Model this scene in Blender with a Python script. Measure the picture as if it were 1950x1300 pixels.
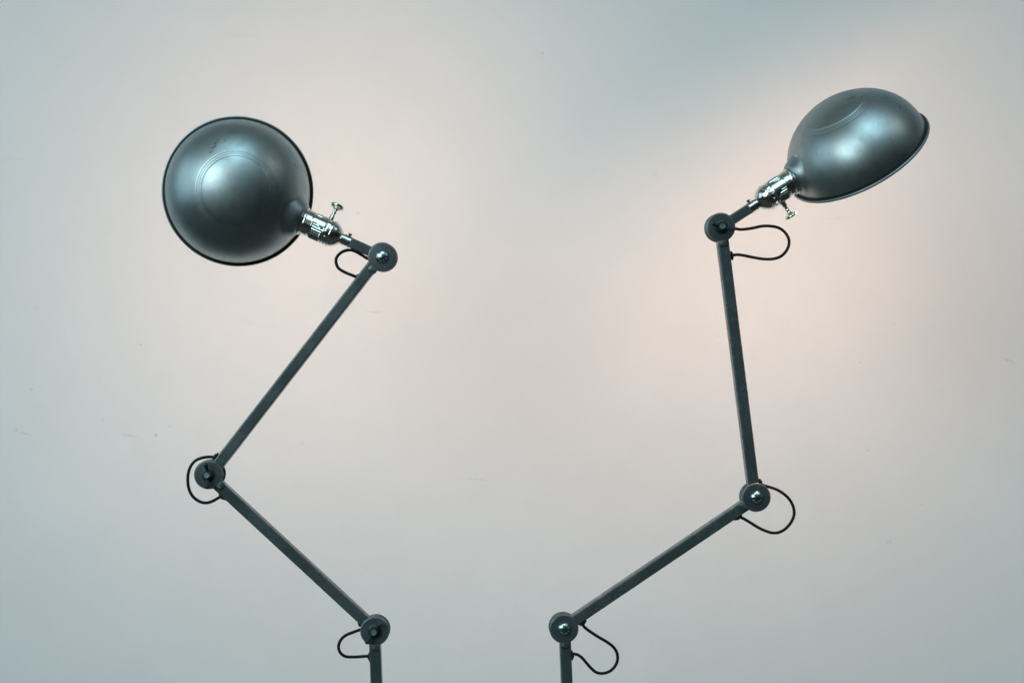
import bpy, bmesh, math, random
from mathutils import Vector, Matrix

for o in list(bpy.data.objects):
    bpy.data.objects.remove(o)
S = bpy.context.scene
COL = S.collection
random.seed(4)

# ------------------------------------------------------------------ camera
MM = 0.00056            # metres per photo pixel in the plane of the lamps
D = 1.6                 # camera to lamp plane
ZC = 0.75               # height of the lens above the floor
cam = bpy.data.cameras.new('camera')
cam.sensor_width = 36
cam.lens = 36 * D / (1950 * MM)
cam.clip_start = 0.05
cam.clip_end = 60
co = bpy.data.objects.new('camera', cam)
COL.objects.link(co)
co.location = (0, -D, ZC)
co.rotation_euler = (math.radians(90), 0, 0)
S.camera = co

# ------------------------------------------------------------------ world, lights, exposure
W = bpy.data.worlds.new('World')
S.world = W
W.use_nodes = True
nt = W.node_tree
nt.nodes.clear()
out = nt.nodes.new('ShaderNodeOutputWorld')
bg = nt.nodes.new('ShaderNodeBackground')
tc = nt.nodes.new('ShaderNodeTexCoord')
sep = nt.nodes.new('ShaderNodeSeparateXYZ')
ramp = nt.nodes.new('ShaderNodeValToRGB')
mr = nt.nodes.new('ShaderNodeMapRange')
mr.inputs['From Min'].default_value = -1
nt.links.new(tc.outputs['Generated'], sep.inputs[0])
nt.links.new(sep.outputs['Z'], mr.inputs['Value'])
nt.links.new(mr.outputs[0], ramp.inputs[0])
nt.links.new(ramp.outputs[0], bg.inputs[0])
nt.links.new(bg.outputs[0], out.inputs[0])
cr = ramp.color_ramp
cr.elements[0].position = 0.30
cr.elements[0].color = (0.02, 0.028, 0.03, 1)
cr.elements[1].position = 0.95
cr.elements[1].color = (0.30, 0.37, 0.385, 1)
e = cr.elements.new(0.52)
e.color = (0.04, 0.055, 0.058, 1)
e = cr.elements.new(0.66)
e.color = (0.22, 0.28, 0.29, 1)
bg.inputs['Strength'].default_value = 0.32


def area(name, loc, target, sx, sy, power, col, spread=180):
    l = bpy.data.lights.new(name, 'AREA')
    l.shape = 'RECTANGLE'
    l.size = sx
    l.size_y = sy
    l.energy = power
    l.color = col
    l.spread = math.radians(spread)
    o = bpy.data.objects.new(name, l)
    COL.objects.link(o)
    o.location = loc
    o.rotation_euler = (Vector(target) - Vector(loc)).to_track_quat('-Z', 'Y').to_euler()
    return o


area('window_light', (-1.50, -2.3, ZC + 0.90), (0.22, 0.56, ZC - 0.14), 2.0, 1.5, 5.3, (0.70, 0.94, 1.0), 54)
area('ceiling_light', (0.20, -1.05, ZC + 1.70), (0.10, 0.56, ZC - 0.20), 3.6, 1.8, 6.9, (0.52, 0.86, 1.0), 54)
area('right_light', (1.35, -0.7, ZC + 1.25), (0.2, 0.2, ZC), 0.6, 0.6, 1.4, (0.80, 0.95, 1.0))
area('side_light', (-2.1, -0.5, ZC + 0.6), (-0.2, 0.1, ZC + 0.1), 1.4, 1.5, 8.2, (0.54, 0.86, 1.0))

S.view_settings.view_transform = 'Standard'
S.view_settings.look = 'None'
S.view_settings.exposure = 0
S.view_settings.gamma = 1
S.view_settings.use_curve_mapping = False

# ------------------------------------------------------------------ materials


def mat(name):
    m = bpy.data.materials.new(name)
    m.use_nodes = True
    t = m.node_tree
    return m, t, t.nodes['Principled BSDF']


def N(t, kind, **kw):
    n = t.nodes.new(kind)
    for k, v in kw.items():
        if k in n.inputs.keys():
            n.inputs[k].default_value = v
        else:
            setattr(n, k, v)
    return n


def noise(t, scale, detail=4, rough=0.55, vec=None, mapscale=None):
    n = N(t, 'ShaderNodeTexNoise', Scale=scale, Detail=detail, Roughness=rough)
    c = t.nodes.new('ShaderNodeTexCoord')
    if mapscale:
        mp = t.nodes.new('ShaderNodeMapping')
        mp.inputs['Scale'].default_value = mapscale
        if vec:
            mp.inputs['Rotation'].default_value = vec
        t.links.new(c.outputs['Object'], mp.inputs[0])
        t.links.new(mp.outputs[0], n.inputs['Vector'])
    else:
        t.links.new(c.outputs['Object'], n.inputs['Vector'])
    return n


def rng(t, src, a, b, c, d):
    m = N(t, 'ShaderNodeMapRange')
    m.inputs['From Min'].default_value = a
    m.inputs['From Max'].default_value = b
    m.inputs['To Min'].default_value = c
    m.inputs['To Max'].default_value = d
    t.links.new(src, m.inputs['Value'])
    return m.outputs[0]


def mix(t, fac, a, b):
    m = t.nodes.new('ShaderNodeMix')
    m.data_type = 'RGBA'
    for sock, v in ((m.inputs[0], fac), (m.inputs[6], a), (m.inputs[7], b)):
        if hasattr(v, 'links'):
            t.links.new(v, sock)
        elif isinstance(v, (int, float)):
            sock.default_value = v
        else:
            sock.default_value = (*v, 1)
    return m.outputs[2]


def bump(t, b, h, strength, dist, prev=None):
    n = N(t, 'ShaderNodeBump', Strength=strength, Distance=dist)
    t.links.new(h, n.inputs['Height'])
    if prev:
        t.links.new(prev, n.inputs['Normal'])
    t.links.new(n.outputs[0], b.inputs['Normal'])
    return n.outputs[0]


def m_wall():
    m, t, b = mat('painted_plaster')
    n1 = noise(t, 2.2, 5, 0.6)
    n2 = noise(t, 14, 4, 0.6)
    c = mix(t, rng(t, n1.outputs[0], 0.35, 0.65, 0, 1), (0.800, 0.800, 0.795), (0.835, 0.83, 0.825))
    c = mix(t, rng(t, n2.outputs[0], 0.42, 0.62, 0, 0.35), c, (0.79, 0.79, 0.785))
    # scattered small specks and smears
    tcn = t.nodes.new('ShaderNodeTexCoord')
    v = N(t, 'ShaderNodeTexVoronoi', Scale=9.0, Randomness=1.0)
    v.feature = 'F1'
    mp = t.nodes.new('ShaderNodeMapping')
    mp.inputs['Scale'].default_value = (1, 1, 1.35)
    t.links.new(tcn.outputs['Object'], mp.inputs[0])
    nz = noise(t, 240, 3, 0.7)
    add = t.nodes.new('ShaderNodeMix')
    add.data_type = 'VECTOR'
    add.inputs[0].default_value = 0.012
    t.links.new(mp.outputs[0], add.inputs[4])
    t.links.new(nz.outputs['Color'], add.inputs[5])
    t.links.new(add.outputs[1], v.inputs['Vector'])
    sp = rng(t, v.outputs['Distance'], 0.014, 0.038, 1, 0)
    sepc = t.nodes.new('ShaderNodeSeparateColor')
    t.links.new(v.outputs['Color'], sepc.inputs[0])
    gate = rng(t, sepc.outputs[0], 0.5, 1.0, 0, 0.25)
    mu = N(t, 'ShaderNodeMath', operation='MULTIPLY')
    t.links.new(sp, mu.inputs[0])
    t.links.new(gate, mu.inputs[1])
    c = mix(t, mu.outputs[0], c, (0.42, 0.42, 0.40))
    # faint horizontal trowel smears
    sm = noise(t, 1.0, 5, 0.6, mapscale=(9, 9, 60))
    n3 = noise(t, 5, 2, 0.5)
    mu2 = N(t, 'ShaderNodeMath', operation='MULTIPLY')
    t.links.new(rng(t, sm.outputs[0], 0.64, 0.74, 0, 0.25), mu2.inputs[0])
    t.links.new(rng(t, n3.outputs[0], 0.5, 0.7, 0, 1), mu2.inputs[1])
    c = mix(t, mu2.outputs[0], c, (0.6, 0.6, 0.58))
    # small scuffs and pits in the paint, each at its own spot: pixel x, y, half length, half width (px), tilt, depth of tone
    for (px_, pz_, hl, hw_, tilt, amt) in ((297, 828, 3.5, 2.6, 70, .6), (246, 829, 16, 2.2, 8, .3), (46, 825, 13, 2.2, 14, .3), (31, 818, 3, 2.4, 20, .45),
                                           (196, 800, 4, 2.5, 40, .25), (323, 811, 4, 2, 0, .3), (268, 656, 3, 2, 0, .3), (682, 407, 3, 2.4, 30, .4),
                                           (1033, 101, 3, 2.6, 0, .35), (1921, 686, 13, 2.4, 24, .35), (1638, 690, 3, 2.4, 0, .25), (1652, 857, 3, 2.4, 0, .3),
                                           (714, 594, 18, 2.5, 4, .22), (576, 843, 4, 3, 0, .25), (1703, 618, 3, 2.4, 0, .25), (60, 741, 3, 2, 0, .3),
                                           (905, 912, 22, 2.4, 6, .16), (1754, 960, 3, 2.4, 0, .3), (520, 1010, 26, 3, -5, .12), (1366, 640, 4, 2, 0, .2)):
        k_ = (D + 0.56) / D
        sub = N(t, 'ShaderNodeVectorMath', operation='SUBTRACT')
        t.links.new(tcn.outputs['Object'], sub.inputs[0])
        sub.inputs[1].default_value = ((px_ - 975) * MM * k_, 0, ZC + (650 - pz_) * MM * k_)
        mp2 = t.nodes.new('ShaderNodeMapping')
        mp2.inputs['Rotation'].default_value = (0, math.radians(-tilt), 0)
        t.links.new(sub.outputs[0], mp2.inputs[0])
        ml = N(t, 'ShaderNodeVectorMath', operation='MULTIPLY')
        t.links.new(mp2.outputs[0], ml.inputs[0])
        ml.inputs[1].default_value = (1 / (hl * MM * k_), 0, 1 / (hw_ * MM * k_))
        ln = N(t, 'ShaderNodeVectorMath', operation='LENGTH')
        t.links.new(ml.outputs[0], ln.inputs[0])
        m1 = N(t, 'ShaderNodeMath', operation='MULTIPLY')
        t.links.new(rng(t, ln.outputs['Value'], 0.3, 1.3, amt, 0), m1.inputs[0])
        t.links.new(rng(t, nz.outputs[0], 0.38, 0.58, 0.25, 1), m1.inputs[1])
        c = mix(t, m1.outputs[0], c, (0.30, 0.31, 0.30))
    t.links.new(c, b.inputs['Base Color'])
    b.inputs['Roughness'].default_value = 0.75
    b.inputs['Specular IOR Level'].default_value = 0.25
    p = bump(t, b, n2.outputs[0], 0.25, 0.0025)
    n4 = noise(t, 160, 3, 0.6)
    bump(t, b, n4.outputs[0], 0.18, 0.0006, p)
    return m


def m_paint():
    m, t, b = mat('grey_green_paint')
    n1 = noise(t, 22, 5, 0.65)
    n2 = noise(t, 420, 3, 0.6)
    c = mix(t, rng(t, n1.outputs[0], 0.35, 0.65, 0, 1), (0.046, 0.057, 0.058), (0.066, 0.080, 0.080))
    n3 = noise(t, 95, 5, 0.75)
    c = mix(t, rng(t, n3.outputs[0], 0.67, 0.74, 0, 0.5), c, (0.015, 0.018, 0.018))
    n5 = noise(t, 130, 4, 0.7, mapscale=(1, 1, 1))
    c = mix(t, rng(t, n5.outputs[0], 0.70, 0.78, 0, 0.4), c, (0.16, 0.18, 0.175))
    # paint rubbed thin along the corners, paler to stand in for edge highlights
    bv = t.nodes.new('ShaderNodeBevel')
    bv.samples = 6
    bv.inputs['Radius'].default_value = 0.0012
    ge = t.nodes.new('ShaderNodeNewGeometry')
    dt = N(t, 'ShaderNodeVectorMath', operation='DOT_PRODUCT')
    t.links.new(bv.outputs[0], dt.inputs[0])
    t.links.new(ge.outputs['True Normal'], dt.inputs[1])
    n7 = noise(t, 75, 6, 0.75)
    mw = N(t, 'ShaderNodeMath', operation='MULTIPLY')
    t.links.new(rng(t, dt.outputs['Value'], 0.995, 0.96, 0, 1), mw.inputs[0])
    t.links.new(rng(t, n7.outputs[0], 0.44, 0.60, 0.22, 0.9), mw.inputs[1])
    c = mix(t, mw.outputs[0], c, (0.30, 0.33, 0.32))
    t.links.new(c, b.inputs['Base Color'])
    t.links.new(rng(t, n1.outputs[0], 0.3, 0.7, 0.20, 0.32), b.inputs['Roughness'])
    b.inputs['Specular IOR Level'].default_value = 0.75
    b.inputs['Metallic'].default_value = 0.0
    p = bump(t, b, n2.outputs[0], 0.12, 0.0003)
    bump(t, b, n3.outputs[0], 0.06, 0.0004, p)
    return m


def m_steel():
    m, t, b = mat('burnished_steel')
    n1 = noise(t, 13, 6, 0.6)
    n2 = noise(t, 60, 5, 0.65)
    c = mix(t, rng(t, n1.outputs[0], 0.32, 0.68, 0, 1), (0.35, 0.39, 0.39), (0.44, 0.475, 0.47))
    c = mix(t, rng(t, n2.outputs[0], 0.50, 0.72, 0, 0.5), c, (0.25, 0.29, 0.285))
    # handling stains: sparse dark ticks
    st = noise(t, 1.0, 6, 0.7, mapscale=(150, 60, 110), vec=(0.4, 0.2, 0.9))
    gate = noise(t, 17, 2, 0.5)
    mu = N(t, 'ShaderNodeMath', operation='MULTIPLY')
    t.links.new(rng(t, st.outputs[0], 0.60, 0.68, 0, 0.35), mu.inputs[0])
    t.links.new(rng(t, gate.outputs[0], 0.60, 0.70, 0, 1), mu.inputs[1])
    c = mix(t, mu.outputs[0], c, (0.06, 0.065, 0.06))
    # handling marks on the two crowns, each where the metal was rubbed: (x, z, tilt, half length, half width)
    for (px_, pz_, tilt, hl, hw_) in ((412, 278, 27, 0.0150, 0.0030), (431, 268, 35, 0.0035, 0.0018), (1716, 203, 8, 0.0050, 0.0014), (557, 312, -35, 0.0050, 0.0022),
                                      (425, 366, 10, 0.0022, 0.0013), (1577, 294, 0, 0.0012, 0.0012), (1690, 272, -30, 0.004, 0.002), (1630, 180, 60, 0.006, 0.003)):
        y_ = -0.034
        cx, cz = (px_ - 975) * MM * (D + y_) / D, ZC + (650 - pz_) * MM * (D + y_) / D
        tcn = t.nodes.new('ShaderNodeTexCoord')
        sub = N(t, 'ShaderNodeVectorMath', operation='SUBTRACT')
        t.links.new(tcn.outputs['Object'], sub.inputs[0])
        sub.inputs[1].default_value = (cx, 0, cz)
        mp = t.nodes.new('ShaderNodeMapping')
        mp.vector_type = 'POINT'
        mp.inputs['Rotation'].default_value = (0, math.radians(-tilt), 0)
        t.links.new(sub.outputs[0], mp.inputs[0])
        ml = N(t, 'ShaderNodeVectorMath', operation='MULTIPLY')
        t.links.new(mp.outputs[0], ml.inputs[0])
        ml.inputs[1].default_value = (1 / hw_, 0, 1 / hl)
        ln = N(t, 'ShaderNodeVectorMath', operation='LENGTH')
        t.links.new(ml.outputs[0], ln.inputs[0])
        fz = noise(t, 420, 4, 0.75)
        m1 = N(t, 'ShaderNodeMath', operation='MULTIPLY')
        t.links.new(rng(t, ln.outputs['Value'], 0.4, 1.0, 1, 0), m1.inputs[0])
        t.links.new(rng(t, fz.outputs[0], 0.46, 0.58, 0, 0.62), m1.inputs[1])
        c = mix(t, m1.outputs[0], c, (0.05, 0.055, 0.05))
    # fine pale scuffs
    sc = noise(t, 1.0, 4, 0.8, mapscale=(240, 240, 50), vec=(0.9, 0.5, 0.1))
    mu2 = N(t, 'ShaderNodeMath', operation='MULTIPLY')
    t.links.new(rng(t, sc.outputs[0], 0.66, 0.72, 0, 0.5), mu2.inputs[0])
    t.links.new(rng(t, n1.outputs[0], 0.5, 0.62, 0, 1), mu2.inputs[1])
    c = mix(t, mu2.outputs[0], c, (0.5, 0.55, 0.55))
    t.links.new(c, b.inputs['Base Color'])
    b.inputs['Metallic'].default_value = 1.0
    t.links.new(rng(t, n2.outputs[0], 0.3, 0.7, 0.36, 0.45), b.inputs['Roughness'])
    p = bump(t, b, n1.outputs[0], 0.10, 0.0012)
    bump(t, b, n2.outputs[0], 0.05, 0.0005, p)
    return m


def simple(name, col, rough, metal=0.0, bscale=None, bstr=0.1):
    m, t, b = mat(name)
    b.inputs['Roughness'].default_value = rough
    b.inputs['Metallic'].default_value = metal
    n = noise(t, bscale or 60, 4, 0.6)
    c = mix(t, rng(t, n.outputs[0], 0.3, 0.7, 0, 1), [x * 0.85 for x in col], [min(1, x * 1.1) for x in col])
    t.links.new(c, b.inputs['Base Color'])
    if bscale:
        bump(t, b, n.outputs[0], bstr, 0.0004)
    return m


M_WALL = m_wall()
M_PAINT = m_paint()
M_STEEL = m_steel()
M_CHROME = simple('nickel_plate', (0.80, 0.78, 0.70), 0.15, 1.0, 90, 0.10)
M_ZINC = simple('zinc_bolt', (0.50, 0.60, 0.62), 0.20, 1.0, 300, 0.3)
M_SCREW = simple('zinc_screw_end', (0.33, 0.40, 0.39), 0.35, 0.8, 500, 0.8)
M_DARK = simple('dark_cast_metal', (0.030, 0.040, 0.042), 0.42, 0.3, 200, 0.3)
M_CABLE = simple('black_brown_cable', (0.010, 0.006, 0.005), 0.5, 0.0, 900, 0.2)
M_CABLE.node_tree.nodes['Principled BSDF'].inputs['Specular IOR Level'].default_value = 0.25
M_RUBBER = simple('black_rubber', (0.010, 0.010, 0.010), 0.5, 0.0, 300, 0.2)
M_RIM = simple('dark_rim_metal', (0.035, 0.04, 0.04), 0.45, 0.5, 300, 0.3)  # darker tone for the shade rim's groove and flange
M_INNER = simple('white_enamel', (0.72, 0.71, 0.68), 0.35)
M_FLOOR = simple('dark_floor', (0.05, 0.052, 0.05), 0.6, 0.0, 20, 0.2)
M_BULB, _t, _b = mat('warm_bulb_glass')
_b.inputs['Base Color'].default_value = (1, 0.9, 0.75, 1)
_b.inputs['Emission Color'].default_value = (1.0, 0.545, 0.34, 1)
BULB = 372.0
_b.inputs['Emission Strength'].default_value = BULB

# ------------------------------------------------------------------ mesh helpers


def link(name, bm, mats, parent=None, smooth=True, angle=35):
    bmesh.ops.recalc_face_normals(bm, faces=bm.faces)
    me = bpy.data.meshes.new(name)
    bm.to_mesh(me)
    bm.free()
    for m in (mats if isinstance(mats, (list, tuple)) else [mats]):
        me.materials.append(m)
    o = bpy.data.objects.new(name, me)
    COL.objects.link(o)
    if parent:
        o.parent = parent
        # meshes are written in world coordinates: undo the parent's placement
        o.matrix_local = world_of(parent).inverted()
    if smooth:
        me.shade_smooth()
        me.set_sharp_from_angle(angle=math.radians(angle))
    return o


def world_of(o):
    m = o.matrix_local.copy() if o.parent is None else o.matrix_basis.copy()
    if o.parent:
        return world_of(o.parent) @ m
    return Matrix.Translation(o.location)


def frame(axis):
    a = axis.normalized()
    h = Vector((0, 0, 1)) if abs(a.z) < 0.9 else Vector((1, 0, 0))
    x = a.cross(h).normalized()
    y = a.cross(x).normalized()
    return a, x, y


def lathe(bm, origin, axis, prof, seg=48, x=None, rfun=None, mi=0):
    """prof: (distance along axis, radius) in metres; radius 0 ends close to a point."""
    a, fx, fy = frame(axis)
    if x is not None:
        fx = (x - a * x.dot(a)).normalized()
        fy = a.cross(fx)
    rings = []
    for (d, r) in prof:
        if r <= 1e-7:
            rings.append([bm.verts.new(origin + a * d)])
        else:
            rg = []
            for k in range(seg):
                ph = 2 * math.pi * k / seg
                rr = r if rfun is None else rfun(d, r, ph)
                rg.append(bm.verts.new(origin + a * d + fx * (rr * math.cos(ph)) + fy * (rr * math.sin(ph))))
            rings.append(rg)
    for i in range(len(rings) - 1):
        A, B = rings[i], rings[i + 1]
        for k in range(seg):
            k2 = (k + 1) % seg
            if len(A) == 1 and len(B) == 1:
                continue
            if len(A) == 1:
                f = bm.faces.new((A[0], B[k2], B[k]))
            elif len(B) == 1:
                f = bm.faces.new((A[k], A[k2], B[0]))
            else:
                f = bm.faces.new((A[k], A[k2], B[k2], B[k]))
            f.material_index = mi
    for R in (rings[0], rings[-1]):
        if len(R) > 2:
            bm.faces.new(R)
    return rings


def catmull(pts, n=10):
    P = [pts[0] * 2 - pts[1]] + pts + [pts[-1] * 2 - pts[-2]]
    outp = []
    for i in range(1, len(P) - 2):
        p0, p1, p2, p3 = P[i - 1:i + 3]
        for k in range(n):
            t = k / n
            outp.append(0.5 * ((2 * p1) + (p2 - p0) * t + (2 * p0 - 5 * p1 + 4 * p2 - p3) * t * t
                               + (3 * p1 - p0 - 3 * p2 + p3) * t ** 3))
    outp.append(pts[-1])
    return outp


def tube(bm, pts, rad, seg=14):
    """rad: number or list; round tube with parallel-transported frame and closed ends"""
    n = len(pts)
    R = [rad] * n if isinstance(rad, (int, float)) else rad
    t0 = (pts[1] - pts[0]).normalized()
    _, x, _ = frame(t0)
    rings = []
    for i, p in enumerate(pts):
        t = (pts[min(i + 1, n - 1)] - pts[max(i - 1, 0)]).normalized()
        x = (x - t * x.dot(t)).normalized()
        y = t.cross(x)
        rings.append([bm.verts.new(p + (x * math.cos(2 * math.pi * k / seg) + y * math.sin(2 * math.pi * k / seg)) * R[i])
                      for k in range(seg)])
    for i in range(n - 1):
        for k in range(seg):
            k2 = (k + 1) % seg
            bm.faces.new((rings[i][k], rings[i][k2], rings[i + 1][k2], rings[i + 1][k]))
    bm.faces.new(rings[0])
    bm.faces.new(rings[-1])


def blob(bm, c, ex, ey, ez, power=2.6, nu=28, nv=16):
    """superellipsoid: a soft-cornered lump; ex, ey, ez are half-axis vectors"""
    def sg(v, p):
        return math.copysign(abs(v) ** p, v)
    p = 2 / power
    rings = []
    for j in range(nv + 1):
        v = -math.pi / 2 + math.pi * j / nv
        if j in (0, nv):
            rings.append([bm.verts.new(c + ez * (1 if j else -1))])
            continue
        rg = []
        for k in range(nu):
            u = 2 * math.pi * k / nu
            rg.append(bm.verts.new(c + ex * (sg(math.cos(v), p) * sg(math.cos(u), p))
                                   + ey * (sg(math.cos(v), p) * sg(math.sin(u), p)) + ez * sg(math.sin(v), p)))
        rings.append(rg)
    for j in range(nv):
        A, B = rings[j], rings[j + 1]
        for k in range(nu):
            k2 = (k + 1) % nu
            if len(A) == 1:
                bm.faces.new((A[0], B[k2], B[k]))
            elif len(B) == 1:
                bm.faces.new((A[k], A[k2], B[0]))
            else:
                bm.faces.new((A[k], A[k2], B[k2], B[k]))


def section(hw, hd, r, notch=None):
    """rounded rectangle outline (lateral, depth); notch: side sign with a folded seam"""
    pts = []
    e = 0.0003
    for (sx, sy, a0) in ((1, 1, 0), (-1, 1, 90), (-1, -1, 180), (1, -1, 270)):
        arc = []
        for k in range(6):
            a = math.radians(a0 + 90 * k / 5)
            arc.append((sx * (hw - r) + r * math.cos(a), sy * (hd - r) + r * math.sin(a)))
        a = math.radians(a0)
        pre = (arc[0][0] + e * math.sin(a), arc[0][1] - e * math.cos(a))
        a = math.radians(a0 + 90)
        post = (arc[-1][0] - e * math.sin(a), arc[-1][1] + e * math.cos(a))
        pts += [pre] + arc + [post]
        if notch and ((notch < 0 and a0 == 90) or (notch > 0 and a0 == 270)):
            seq = [(0.36, 0), (0.30, 0.0007), (0.20, 0.0007), (0.14, 0)]
            if notch > 0:
                seq = seq[::-1]
            for w, d in seq:
                pts.append((notch * (hw - d), hd * w))
    return pts


def bar(bm, p0, p1, n, hw, hd, r, notch=None):
    t = (p1 - p0).normalized()
    lat = t.cross(n).normalized()
    sec = section(hw, hd, r, notch)
    L = (p1 - p0).length
    rings = []
    for (d, k) in ((0, 0.88), (0.0006, 1.0), (0.0010, 1.0), (L - 0.0010, 1.0), (L - 0.0006, 1.0), (L, 0.88)):
        rings.append([bm.verts.new(p0 + t * d + lat * (u * k) + n * (w * k)) for u, w in sec])
    m = len(sec)
    for i in range(len(rings) - 1):
        for k in range(m):
            k2 = (k + 1) % m
            bm.faces.new((rings[i][k], rings[i][k2], rings[i + 1][k2], rings[i + 1][k]))
    bm.faces.new(rings[0])
    bm.faces.new(rings[-1])


# ------------------------------------------------------------------ setting
WALL_Y = 0.56
bm = bmesh.new()
vs = [bm.verts.new(p) for p in ((-3, WALL_Y, 0), (3, WALL_Y, 0), (3, WALL_Y, 2.8), (-3, WALL_Y, 2.8),
                                (-3, WALL_Y + 0.12, 0), (3, WALL_Y + 0.12, 0), (3, WALL_Y + 0.12, 2.8), (-3, WALL_Y + 0.12, 2.8))]
for f in ((0, 1, 2, 3), (5, 4, 7, 6), (0, 4, 5, 1), (3, 2, 6, 7), (0, 3, 7, 4), (1, 5, 6, 2)):
    bm.faces.new([vs[i] for i in f])
w = link('wall', bm, M_WALL, smooth=False)
w['kind'] = 'structure'
bm = bmesh.new()
fs = [bm.verts.new(p) for p in ((-3, -3.5, 0), (3, -3.5, 0), (3, WALL_Y, 0), (-3, WALL_Y, 0))]
bm.faces.new(fs)
w = link('floor', bm, M_FLOOR, smooth=False)
w['kind'] = 'structure'

# ------------------------------------------------------------------ the lamp


class Plane:
    """the upright plane a lamp folds in, turned by yaw about its post"""

    def __init__(self, px0, yaw):
        self.x0 = (px0 - 975) * MM
        self.yaw = math.radians(yaw)
        self.c, self.s = math.cos(self.yaw), math.sin(self.yaw)
        self.n = Vector((self.s, -self.c, 0))       # towards the viewer
        self.r = Vector((self.c, self.s, 0))

    def at(self, px, py, w=0.0):
        q = (px - 975) * MM
        u = (q * (D - w * self.c) - D * (self.x0 + w * self.s)) / (D * self.c - q * self.s)
        X = self.x0 + u * self.c + w * self.s
        Y = u * self.s - w * self.c
        return Vector((X, Y, ZC + (650 - py) * MM * (D + Y) / D))


H_BAR, D_BAR = 0.0060, 0.0068
DISC_R = 27.6 * MM


def smooth01(x):
    x = max(0.0, min(1.0, x))
    return x * x * (3 - 2 * x)


def make_joint(root, P, px, py, nut_angle=None):
    """two round plates on a hub; a domed bolt or a wing nut on the front one"""
    c = P.at(px, py, 0.0085)
    c = c - P.n * 0.0085
    bm = bmesh.new()
    lathe(bm, c - P.n * 0.0062, P.n, [(0, 0), (0, 0.0095), (0.0124, 0.0095), (0.0124, 0)], 40)
    j = link('joint', bm, M_DARK, root)
    for s in (1, -1):
        bm = bmesh.new()
        o = c + P.n * (0.0060 * s)
        R = DISC_R
        lathe(bm, o, P.n * s, [(0, 0), (0, R - 0.0008), (0.0003, R - 0.0002), (0.0008, R), (0.0018, R), (0.0025, R - 0.0003),
                               (0.0029, R - 0.0009), (0.0030, R - 0.0018), (0.0030, 0)], 96)
        link('joint_plate', bm, M_PAINT, j)
    f = c + P.n * 0.0090
    if nut_angle is None:
        bm = bmesh.new()
        r = 12.4 * MM
        prof = [(-0.001, r * 0.96), (0.0003, r)]
        for k in range(1, 12):
            a = math.radians(90 * k / 12)
            prof.append((0.0006 + 0.0036 * math.sin(a), r * math.cos(a)))
        prof.append((0.0042, 0))
        lathe(bm, f, P.n, prof, 48)
        up = Vector((0, 0, 1))
        for k in range(9):        # small raised marks on the head
            a = 2 * math.pi * k / 9 + 0.3
            rr = r * (0.62 if k % 2 else 0.70)
            z = 0.0006 + 0.0036 * math.sqrt(1 - (rr / r) ** 2)
            cc = f + P.n * z + P.r * (rr * math.cos(a)) + up * (rr * math.sin(a))
            blob(bm, cc, P.r * 0.0006, up * 0.0005, P.n * 0.00035, 2, 10, 6)
        link('bolt_head', bm, M_ZINC, j)
    else:
        bm = bmesh.new()
        lathe(bm, f, P.n, [(-0.0005, 0.0072), (0.0008, 0.0072), (0.0012, 0.0066), (0.0014, 0.0056), (0.006, 0.0044),
                           (0.0066, 0.0040), (0.0066, 0)], 40)
        a = math.radians(nut_angle)
        up = Vector((0, 0, 1))
        d = P.r * math.cos(a) + up * math.sin(a)
        for s in (1, -1):
            pts = [f + d * (s * x) + P.n * z for x, z in
                   ((0.002, 0.0030), (0.0045, 0.0042), (0.0070, 0.0062), (0.0095, 0.0086), (0.0120, 0.0108), (0.0134, 0.0120))]
            pts = catmull(pts, 4)
            base = [0.0022, 0.0019, 0.0017, 0.0020, 0.0025, 0.0012]
            rad = []
            for i in range(len(pts)):
                q = i / (len(pts) - 1) * 5
                k = min(int(q), 4)
                rad.append(base[k] + (base[k + 1] - base[k]) * (q - k))
            rad[-1] = 0.0006
            tube(bm, pts, rad, 14)
        link('wing_nut', bm, M_DARK, j)
        bm = bmesh.new()
        lathe(bm, f + P.n * 0.004, P.n, [(0, 0.0029), (0.0052, 0.0029), (0.0058, 0.0025), (0.0058, 0.0016), (0.0051, 0.0012), (0.0051, 0)], 32)
        link('screw_end', bm, M_SCREW, j)
    return c


def make_grommet(parent, P, px, py, dx, dy, ln=17):
    """oval rubber grommet seated on the side of a bar; dx, dy is the bar's direction in the picture"""
    c = P.at(px, py, 0)
    t = (P.at(px + dx, py + dy, 0) - c).normalized()
    lat = t.cross(P.n).normalized()
    bm = bmesh.new()
    blob(bm, c, t * (ln * 0.5 * MM), P.n * 0.0042, lat * 0.0013, 2.6, 28, 12)
    blob(bm, c, t * (ln * 0.32 * MM), P.n * 0.0030, lat * 0.0024, 2.4, 24, 12)
    link('grommet', bm, M_RUBBER, parent)


def make_arm(root, P, a, b, notch, tab_at=None, name='arm', hw=H_BAR):
    p0, p1 = P.at(*a), P.at(*b)
    t = (p1 - p0).normalized()
    bm = bmesh.new()
    bar(bm, p0 + t * 0.007, p1 - t * 0.007, P.n, hw, D_BAR, 0.0016, notch)
    arm = link(name, bm, M_PAINT, root, angle=50)
    if tab_at is not None:
        # welded lug that ties this bar's upper end to the front plate
        j = P.at(*tab_at, 0.0085) - P.n * 0.0085
        dr = t if (p0 - j).length < (p1 - j).length else -t
        lat = dr.cross(P.n).normalized()
        bm = bmesh.new()
        blob(bm, j + dr * (30 * MM) + P.n * 0.0066, dr * 0.0042, lat * 0.0050, P.n * 0.0024, 3.2)
        blob(bm, j + dr * (25 * MM) + P.n * 0.0080, dr * 0.0016, lat * 0.0044, P.n * 0.0010, 2.2)
        blob(bm, j + dr * (31 * MM) + lat * 0.0018 + P.n * 0.0094, dr * 0.0012, lat * 0.0011, P.n * 0.0007, 2.0, 16, 10)
        link('weld_lug', bm, M_PAINT, arm)
    return arm


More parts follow.
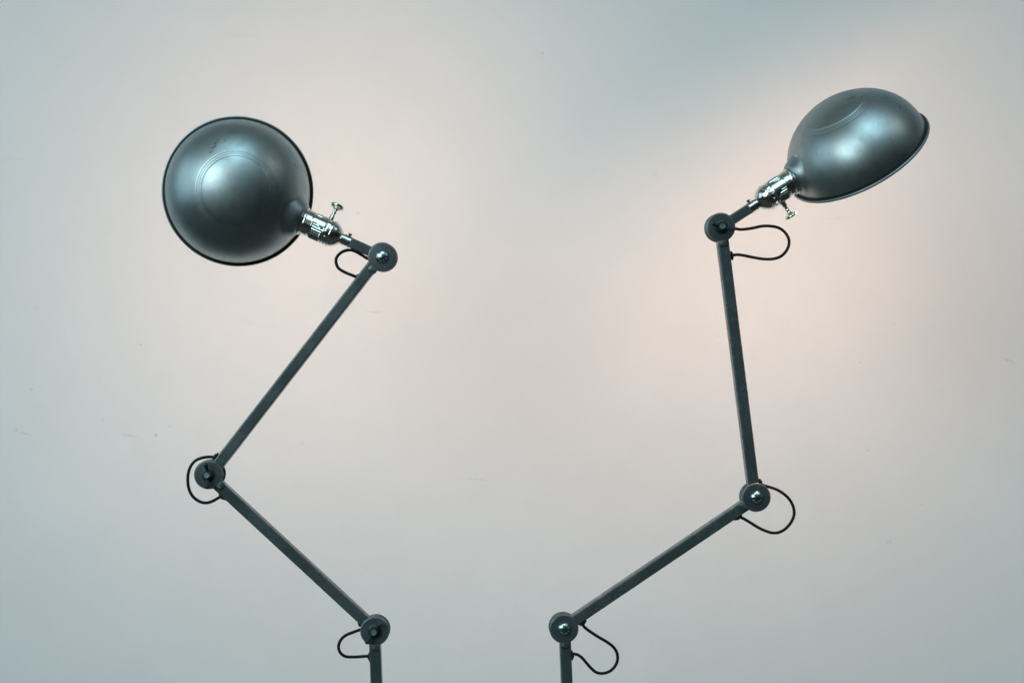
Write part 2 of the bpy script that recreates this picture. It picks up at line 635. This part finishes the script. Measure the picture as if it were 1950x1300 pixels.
def make_cable(root, P, pts, dry):
    bm = bmesh.new()
    v = [P.at(x, y, dry * math.sin(math.pi * i / (len(pts) - 1))) for i, (x, y) in enumerate(pts)]
    tube(bm, catmull(v, 8), 2.9 * MM, 14)
    link('cable', bm, M_CABLE, root)


SOCKET = [(66, 8), (66.5, 10.4), (68, 11.3), (70, 11.3), (70.8, 10.6), (79, 10.6), (79.8, 11.5), (82, 11.5), (83, 10.2), (86, 10.2),
          (87, 11.5), (89, 14), (92, 17.2), (95, 19.8), (98, 21.8), (101, 23.2), (104, 24.1), (105.5, 24.4), (106, 25.8), (106.8, 26.1),
          (108.2, 26.1), (109, 25.8), (109.6, 24.0), (113, 24.3), (117, 24.3), (118.6, 24.0), (119.4, 25.6), (120.6, 26.0), (121.8, 25.6), (122.2, 23.8)]
SOCKET += [(122.4 + 24 * k / 30, 24.9) for k in range(31)]
SOCKET += [(146.8, 23.6), (147.3, 22.2), (149.0, 22.2), (149.5, 24.4), (150, 25.1), (160, 25.1), (160.6, 26.2), (161.5, 26.5), (162.6, 26.2),
           (163.2, 24.9), (164.6, 24.9), (165.2, 27.2), (166.2, 27.8), (167.4, 27.2), (167.9, 25.6), (168.8, 25.6), (169.2, 27.4), (170.2, 27.6),
           (171.0, 26.2), (180, 26.0)]


def make_head(root, P, j, d, key_t, key_side, key_roll, a_dir, panel, shade_t):
    """stub bar, socket with key, shade and bulb; d is the socket's axis, a_dir the way the shade opens"""
    up = Vector((0, 0, 1))
    lat = d.cross(P.n).normalized()
    bm = bmesh.new()
    bar(bm, j + d * (14 * MM), j + d * (67.5 * MM), P.n, 0.0054, 0.0060, 0.0014)
    link('socket_arm', bm, M_PAINT, root, angle=50)

    def flute(dist, r, ph):
        t = dist / MM
        if 123.5 < t < 145.8:
            edge = smooth01((t - 123.5) / 2) * smooth01((145.8 - t) / 2)
            q = abs((ph - panel + math.pi) % (2 * math.pi) - math.pi)
            q2 = abs((ph - panel - math.pi + math.pi) % (2 * math.pi) - math.pi)
            q = min(q, q2)
            # smooth tongue shaped panel among the flutes
            half = 0.62 - 0.30 * smooth01((t - 127) / 12)
            k = smooth01((q - half) / 0.05)
            return r - MM * (1.5 * (0.5 + 0.5 * math.cos(30 * ph)) * edge * k)
        if 110 < t < 119.5:
            return r + MM * 0.35 * max(0, math.cos(9 * ph)) ** 6
        return r
    bm = bmesh.new()
    lathe(bm, j, d, [(a * MM, r * MM) for a, r in SOCKET], 304, x=P.n, rfun=flute)
    sock = link('socket', bm, M_CHROME, root, angle=28)
    # small rivets in the dimpled band, screw on the collar
    bm = bmesh.new()
    for k in range(8):
        ph = 2 * math.pi * k / 8 + 0.35
        rd = P.n * math.cos(ph) + lat * math.sin(ph)
        blob(bm, j + d * (114.5 * MM) + rd * (24.7 * MM), d * 0.0011, d.cross(rd) * 0.0011, rd * 0.0007, 2, 12, 8)
    link('rivet_band', bm, M_CHROME, sock)
    bm = bmesh.new()
    sl = lat * (1 if lat.z > 0 else -1)
    lathe(bm, j + d * (74.5 * MM) + sl * (9.5 * MM), sl, [(0, 0.0011), (0.0015, 0.0011), (0.0016, 0.0020), (0.0030, 0.0020), (0.0034, 0.0014), (0.0034, 0)], 20)
    link('set_screw', bm, M_DARK, sock)
    # turn key: waisted stem and a flared button
    side = sl * key_side
    kd = (side + P.n * key_roll).normalized()
    kd = (kd - d * 0.0).normalized()
    bm = bmesh.new()
    o = j + d * (key_t * MM)
    K = [(22, 0), (22, 5.4), (27.5, 5.4), (28, 4.2), (29, 4.2), (29.4, 4.9), (34, 4.4), (35, 3.3), (39, 3.1), (40, 3.9), (41.5, 4.2), (42.6, 3.3),
         (45, 3.0), (47.5, 3.9), (50, 6.2), (51.5, 9.6), (52.6, 12.0), (54.0, 12.9), (56.6, 12.9), (57.6, 12.0), (57.6, 8.5), (57.0, 0)]
    lathe(bm, o, kd, [(a * MM, r * MM) for a, r in K], 40, x=P.n)
    link('switch_key', bm, M_CHROME, sock)

    # ---- shade, in pixels of its own frame: +h towards the crown, rim at h = 0
    a = a_dir.normalized()
    HN = 28.0
    C = j + d * (shade_t * MM) + a * (HN * MM)          # rim centre
    hax = -a
    sv = -d                                          # from the shade's centre back to the socket
    e1 = (sv - hax * sv.dot(hax)).normalized()
    e2 = hax.cross(e1)
    R, Hh = 137.0, 119.5

    def crown(r, off=0.0):
        h = (Hh - off) * math.sqrt(max(0.0, 1 - (r / (R - off)) ** 2.08))
        if off == 0.0:
            h += 0.55 * (1 - smooth01((r - 61.5) / 5.0))
            h -= 0.26 * math.exp(-((r - 64.5) / 1.1) ** 2) + 0.32 * math.exp(-((r - 69.0) / 1.1) ** 2) + 0.32 * math.exp(-((r - 73.0) / 1.1) ** 2)
        return h
    outer = []
    r = 0.0
    rs = [0.0]
    while r < 131:
        r += 0.45 if 61 < r < 75.5 else (2.4 if r < 110 else 1.2)
        rs.append(r)
    prof = [(r, crown(r)) for r in rs]
    h0 = crown(rs[-1])
    for k in range(1, 22):
        h = h0 * (1 - k / 22)
        prof.append((R * (1 - (h / Hh) ** 2) ** (1 / 2.08), max(h, 2.0)))
    prof = [p for i, p in enumerate(prof) if i == 0 or p[1] < prof[i - 1][1] or p[0] > prof[i - 1][0] + 0.01]
    n_outer = len(prof)
    prof += [(137.0, 0.9), (137.0, -0.2), (137.3, -0.8), (138.0, -1.0), (140.0, -1.1), (142.2, -1.0), (143.2, -1.3), (143.8, -2.0), (144.0, -3.0),
             (144.0, -4.8), (143.6, -5.5), (142.6, -5.9), (138.5, -5.6), (136.2, -3.0)]
    n_bead = len(prof)
    inner = [(0.0, crown(0, 1.6))] + [(q, crown(q, 1.6)) for q in range(6, 132, 6)] + [(133.5, crown(133.5, 1.6)), (135.2, 3.0)]
    prof += inner[::-1]
    bm = bmesh.new()
    seg = 288
    rings = []
    for (rr, hh) in prof:
        if rr == 0:
            rings.append([bm.verts.new(C + hax * (hh * MM))])
        else:
            rings.append([bm.verts.new(C + hax * (hh * MM) + (e1 * math.cos(2 * math.pi * k / seg) + e2 * math.sin(2 * math.pi * k / seg)) * (rr * MM))
                          for k in range(seg)])
    # swell the wall out into the neck that takes the socket
    axp = C + hax * (HN * MM)
    for i, rg in enumerate(rings):
        inn = i >= n_bead
        if n_outer <= i < n_bead:
            continue
        for v in rg:
            rel = v.co - axp
            sdist = rel.dot(sv) / MM
            if sdist < 40:
                continue
            dd = (rel - sv * rel.dot(sv)).length / MM
            tgt = shade_t - 168.5 - (1.6 if inn else 0)
            if sdist < tgt:
                k = smooth01((43 - dd) / 14.0)
                v.co += sv * ((tgt - sdist) * k * MM)
    for i in range(len(rings) - 1):
        A, B = rings[i], rings[i + 1]
        for k in range(seg):
            k2 = (k + 1) % seg
            if len(A) == 1:
                f = bm.faces.new((A[0], B[k2], B[k]))
            elif len(B) == 1:
                f = bm.faces.new((A[k], A[k2], B[0]))
            else:
                f = bm.faces.new((A[k], A[k2], B[k2], B[k]))
            f.material_index = 1 if i >= n_bead - 1 else (2 if n_outer - 1 <= i < n_outer + 5 else 0)
    link('shade', bm, [M_STEEL, M_INNER, M_RIM], root, angle=40)
    # bulb on the socket's axis inside the shade
    bm = bmesh.new()
    lathe(bm, j + d * (178 * MM), (d + a * 0.17).normalized(), [(0, 0)] + [((t - 178) * MM, r * MM) for t, r in ((178, 10), (205, 10), (212, 13), (225, 21), (240, 26), (255, 27.5), (268, 25), (278, 18), (283, 9), (284.5, 0))], 40)
    link('bulb', bm, M_BULB, root)


def make_lamp(spec):
    P = Plane(spec['post'][0][0], spec['yaw'])
    base = P.at(spec['post'][1][0], spec['post'][1][1], 0)
    foot = P.at(spec['post'][0][0], spec['post'][0][1], 0)
    dirn = (base - foot).normalized()
    ground = foot + dirn * ((0.018 - foot.z) / dirn.z)
    root = bpy.data.objects.new('articulated_lamp', None)
    COL.objects.link(root)
    root.empty_display_size = 0.05
    root.location = (ground.x, ground.y, 0)
    root['label'] = spec['label']
    root['category'] = 'lamp'
    root['group'] = 'pair of jointed metal lamps facing each other'
    # heavy round foot
    bm = bmesh.new()
    lathe(bm, Vector((ground.x, ground.y, 0)), Vector((0, 0, 1)), [(0, 0), (0, 0.085), (0.010, 0.088), (0.016, 0.085), (0.020, 0.075), (0.024, 0.02), (0.040, 0.014), (0.042, 0)], 72)
    link('base', bm, M_PAINT, root)
    J = spec['joints']
    for (x, y, nut) in J:
        make_joint(root, P, x, y, nut)
    bm = bmesh.new()
    bar(bm, ground, foot + dirn * 0.008, P.n, H_BAR, D_BAR, 0.0016, None)
    post = link('post', bm, M_PAINT, root, angle=50)
    bm = bmesh.new()
    jj = P.at(J[0][0], J[0][1], 0.0085) - P.n * 0.0085
    dr = dirn
    lat = dr.cross(P.n).normalized()
    blob(bm, jj + dr * (30 * MM) + P.n * 0.0066, dr * 0.0042, lat * 0.0050, P.n * 0.0024, 3.2)
    blob(bm, jj + dr * (25 * MM) + P.n * 0.0080, dr * 0.0016, lat * 0.0044, P.n * 0.0010, 2.2)
    blob(bm, jj + dr * (31 * MM) + lat * 0.0018 + P.n * 0.0094, dr * 0.0012, lat * 0.0011, P.n * 0.0007, 2.0, 16, 10)
    link('weld_lug', bm, M_PAINT, post)
    lower = make_arm(root, P, *spec['lower'], spec['notch'][0], (J[1][0], J[1][1]))
    upper = make_arm(root, P, *spec['upper'], spec['notch'][1], (J[2][0], J[2][1]))
    parents = {'post': post, 'lower': lower, 'upper': upper}
    for (who, x, y, dx, dy, ln) in spec['grommets']:
        make_grommet(parents[who], P, x, y, dx, dy, ln)
    for pts, dry in spec['cables']:
        make_cable(root, P, pts, dry)
    jh = P.at(J[2][0], J[2][1], 0.0085) - P.n * 0.0085
    hx, hy = spec['head']
    far = P.at(J[2][0] + hx * 170, J[2][1] + hy * 170, 0)
    d = (far - jh)
    d = (d - P.n * d.dot(P.n)).normalized()
    make_head(root, P, jh, d, spec['key_t'], spec['key_side'], spec['key_roll'], Vector(spec['opens']), spec['panel'], spec['shade_t'])
    return root


LEFT = dict(
    label='lamp on the left, dome crown facing the viewer, elbow bent out to the left',
    yaw=0, post=((713.7, 1201), (717.3, 1300)),
    joints=[(713.5, 1201, 53), (397, 903.5, 94), (727.7, 489, None)],
    lower=((718, 1201), (396, 903.5)), upper=((401, 903.5), (723, 489)), notch=(1, None),
    grommets=[('upper', 682.0, 526.5, 22, -29, 17), ('upper', 410.5, 868.5, 22, -29, 17), ('lower', 423, 945.5, 32, 29.7, 18),
              ('lower', 686, 1188, 32, 29.7, 12), ('post', 703.8, 1249.5, 0.3, 10, 19)],
    cables=[([(706, 495), (699, 492), (687, 484.5), (676, 478.5), (665, 476), (651, 480), (641.5, 489.5), (640, 500), (645, 511), (657, 518.5), (669, 523.5), (679, 527.5), (684, 529)], 0.004),
            ([(413, 870), (407, 870), (396, 869.6), (383, 871.8), (371, 877.7), (362.6, 888.5), (358.3, 902.5), (357.8, 917.6), (360.5, 932.7), (368, 945.6), (379.9, 954.2), (391.7, 956.9), (403.6, 954.2), (414.4, 948.3), (421, 944.5)], 0.005),
            ([(697, 1192), (686.5, 1197.8), (673, 1202.8), (658, 1209), (648.3, 1218.8), (644.6, 1231), (648.3, 1242), (658, 1249), (671.7, 1250), (689, 1249), (701, 1248.3), (706, 1248.3)], 0.004)],
    head=(-0.911, -0.4125), shade_t=304, key_t=121, key_side=1, key_roll=-0.32, opens=(-0.145, 0.986, 0.080), panel=0.62)

RIGHT = dict(
    label='lamp on the right, dome tilted down towards the wall, elbow bent out to the right',
    yaw=3.0, post=((1074.8, 1196.7), (1079, 1300)),
    joints=[(1074.2, 1196.7, None), (1440.5, 946.7, None), (1373.3, 432.5, -13)],
    lower=((1074.2, 1192.5), (1440.5, 945.7)), upper=((1436.4, 946.7), (1372.0, 432.5)), notch=(-1, -1),
    grommets=[('upper', 1393.5, 486.8, 7, 55, 18), ('upper', 1447.3, 917, 7, 55, 13), ('lower', 1405.4, 984.8, 37, -25, 19),
              ('lower', 1110, 1185, 37, -25, 17), ('post', 1089.3, 1246.8, 0.5, 10, 19)],
    cables=[([(1386, 432), (1397.5, 434.5), (1410.5, 437), (1430, 435), (1449, 431), (1465.4, 430.5), (1483, 434), (1496, 443.8), (1502.6, 458.3), (1499.3, 474.5), (1488, 487.4), (1471.9, 493), (1452.5, 493), (1433, 489.8), (1417, 486.6), (1405.6, 485), (1396, 485.8), (1391, 486)], 0.006),
            ([(1444, 920), (1453.8, 923.4), (1463, 926.2), (1474.6, 929.8), (1487, 936), (1500, 946.5), (1508, 958), (1512, 970.7), (1511.5, 982.3), (1505.7, 995), (1495.3, 1006.5), (1483.8, 1012.8), (1472.3, 1014), (1459.6, 1011), (1444.6, 1004.2), (1429.6, 995), (1418, 988), (1408.8, 983.4), (1405, 981)], 0.004),
            ([(1106, 1184), (1109.5, 1189), (1116.2, 1196), (1127.3, 1204), (1140.8, 1212.7), (1155.6, 1221.3), (1168, 1231), (1174.7, 1242.2), (1176, 1254.5), (1171.6, 1266.8), (1161.8, 1276.7), (1149.5, 1281), (1137, 1279.8), (1127.3, 1273), (1117.4, 1262), (1108.8, 1252), (1100.2, 1246), (1091.6, 1244), (1085, 1244.7)], 0.004)],
    head=(0.8392, -0.5438), shade_t=304, key_t=129, key_side=-1, key_roll=0.0, opens=(0.522, 0.415, -0.745), panel=-0.35)

make_lamp(LEFT)
make_lamp(RIGHT)
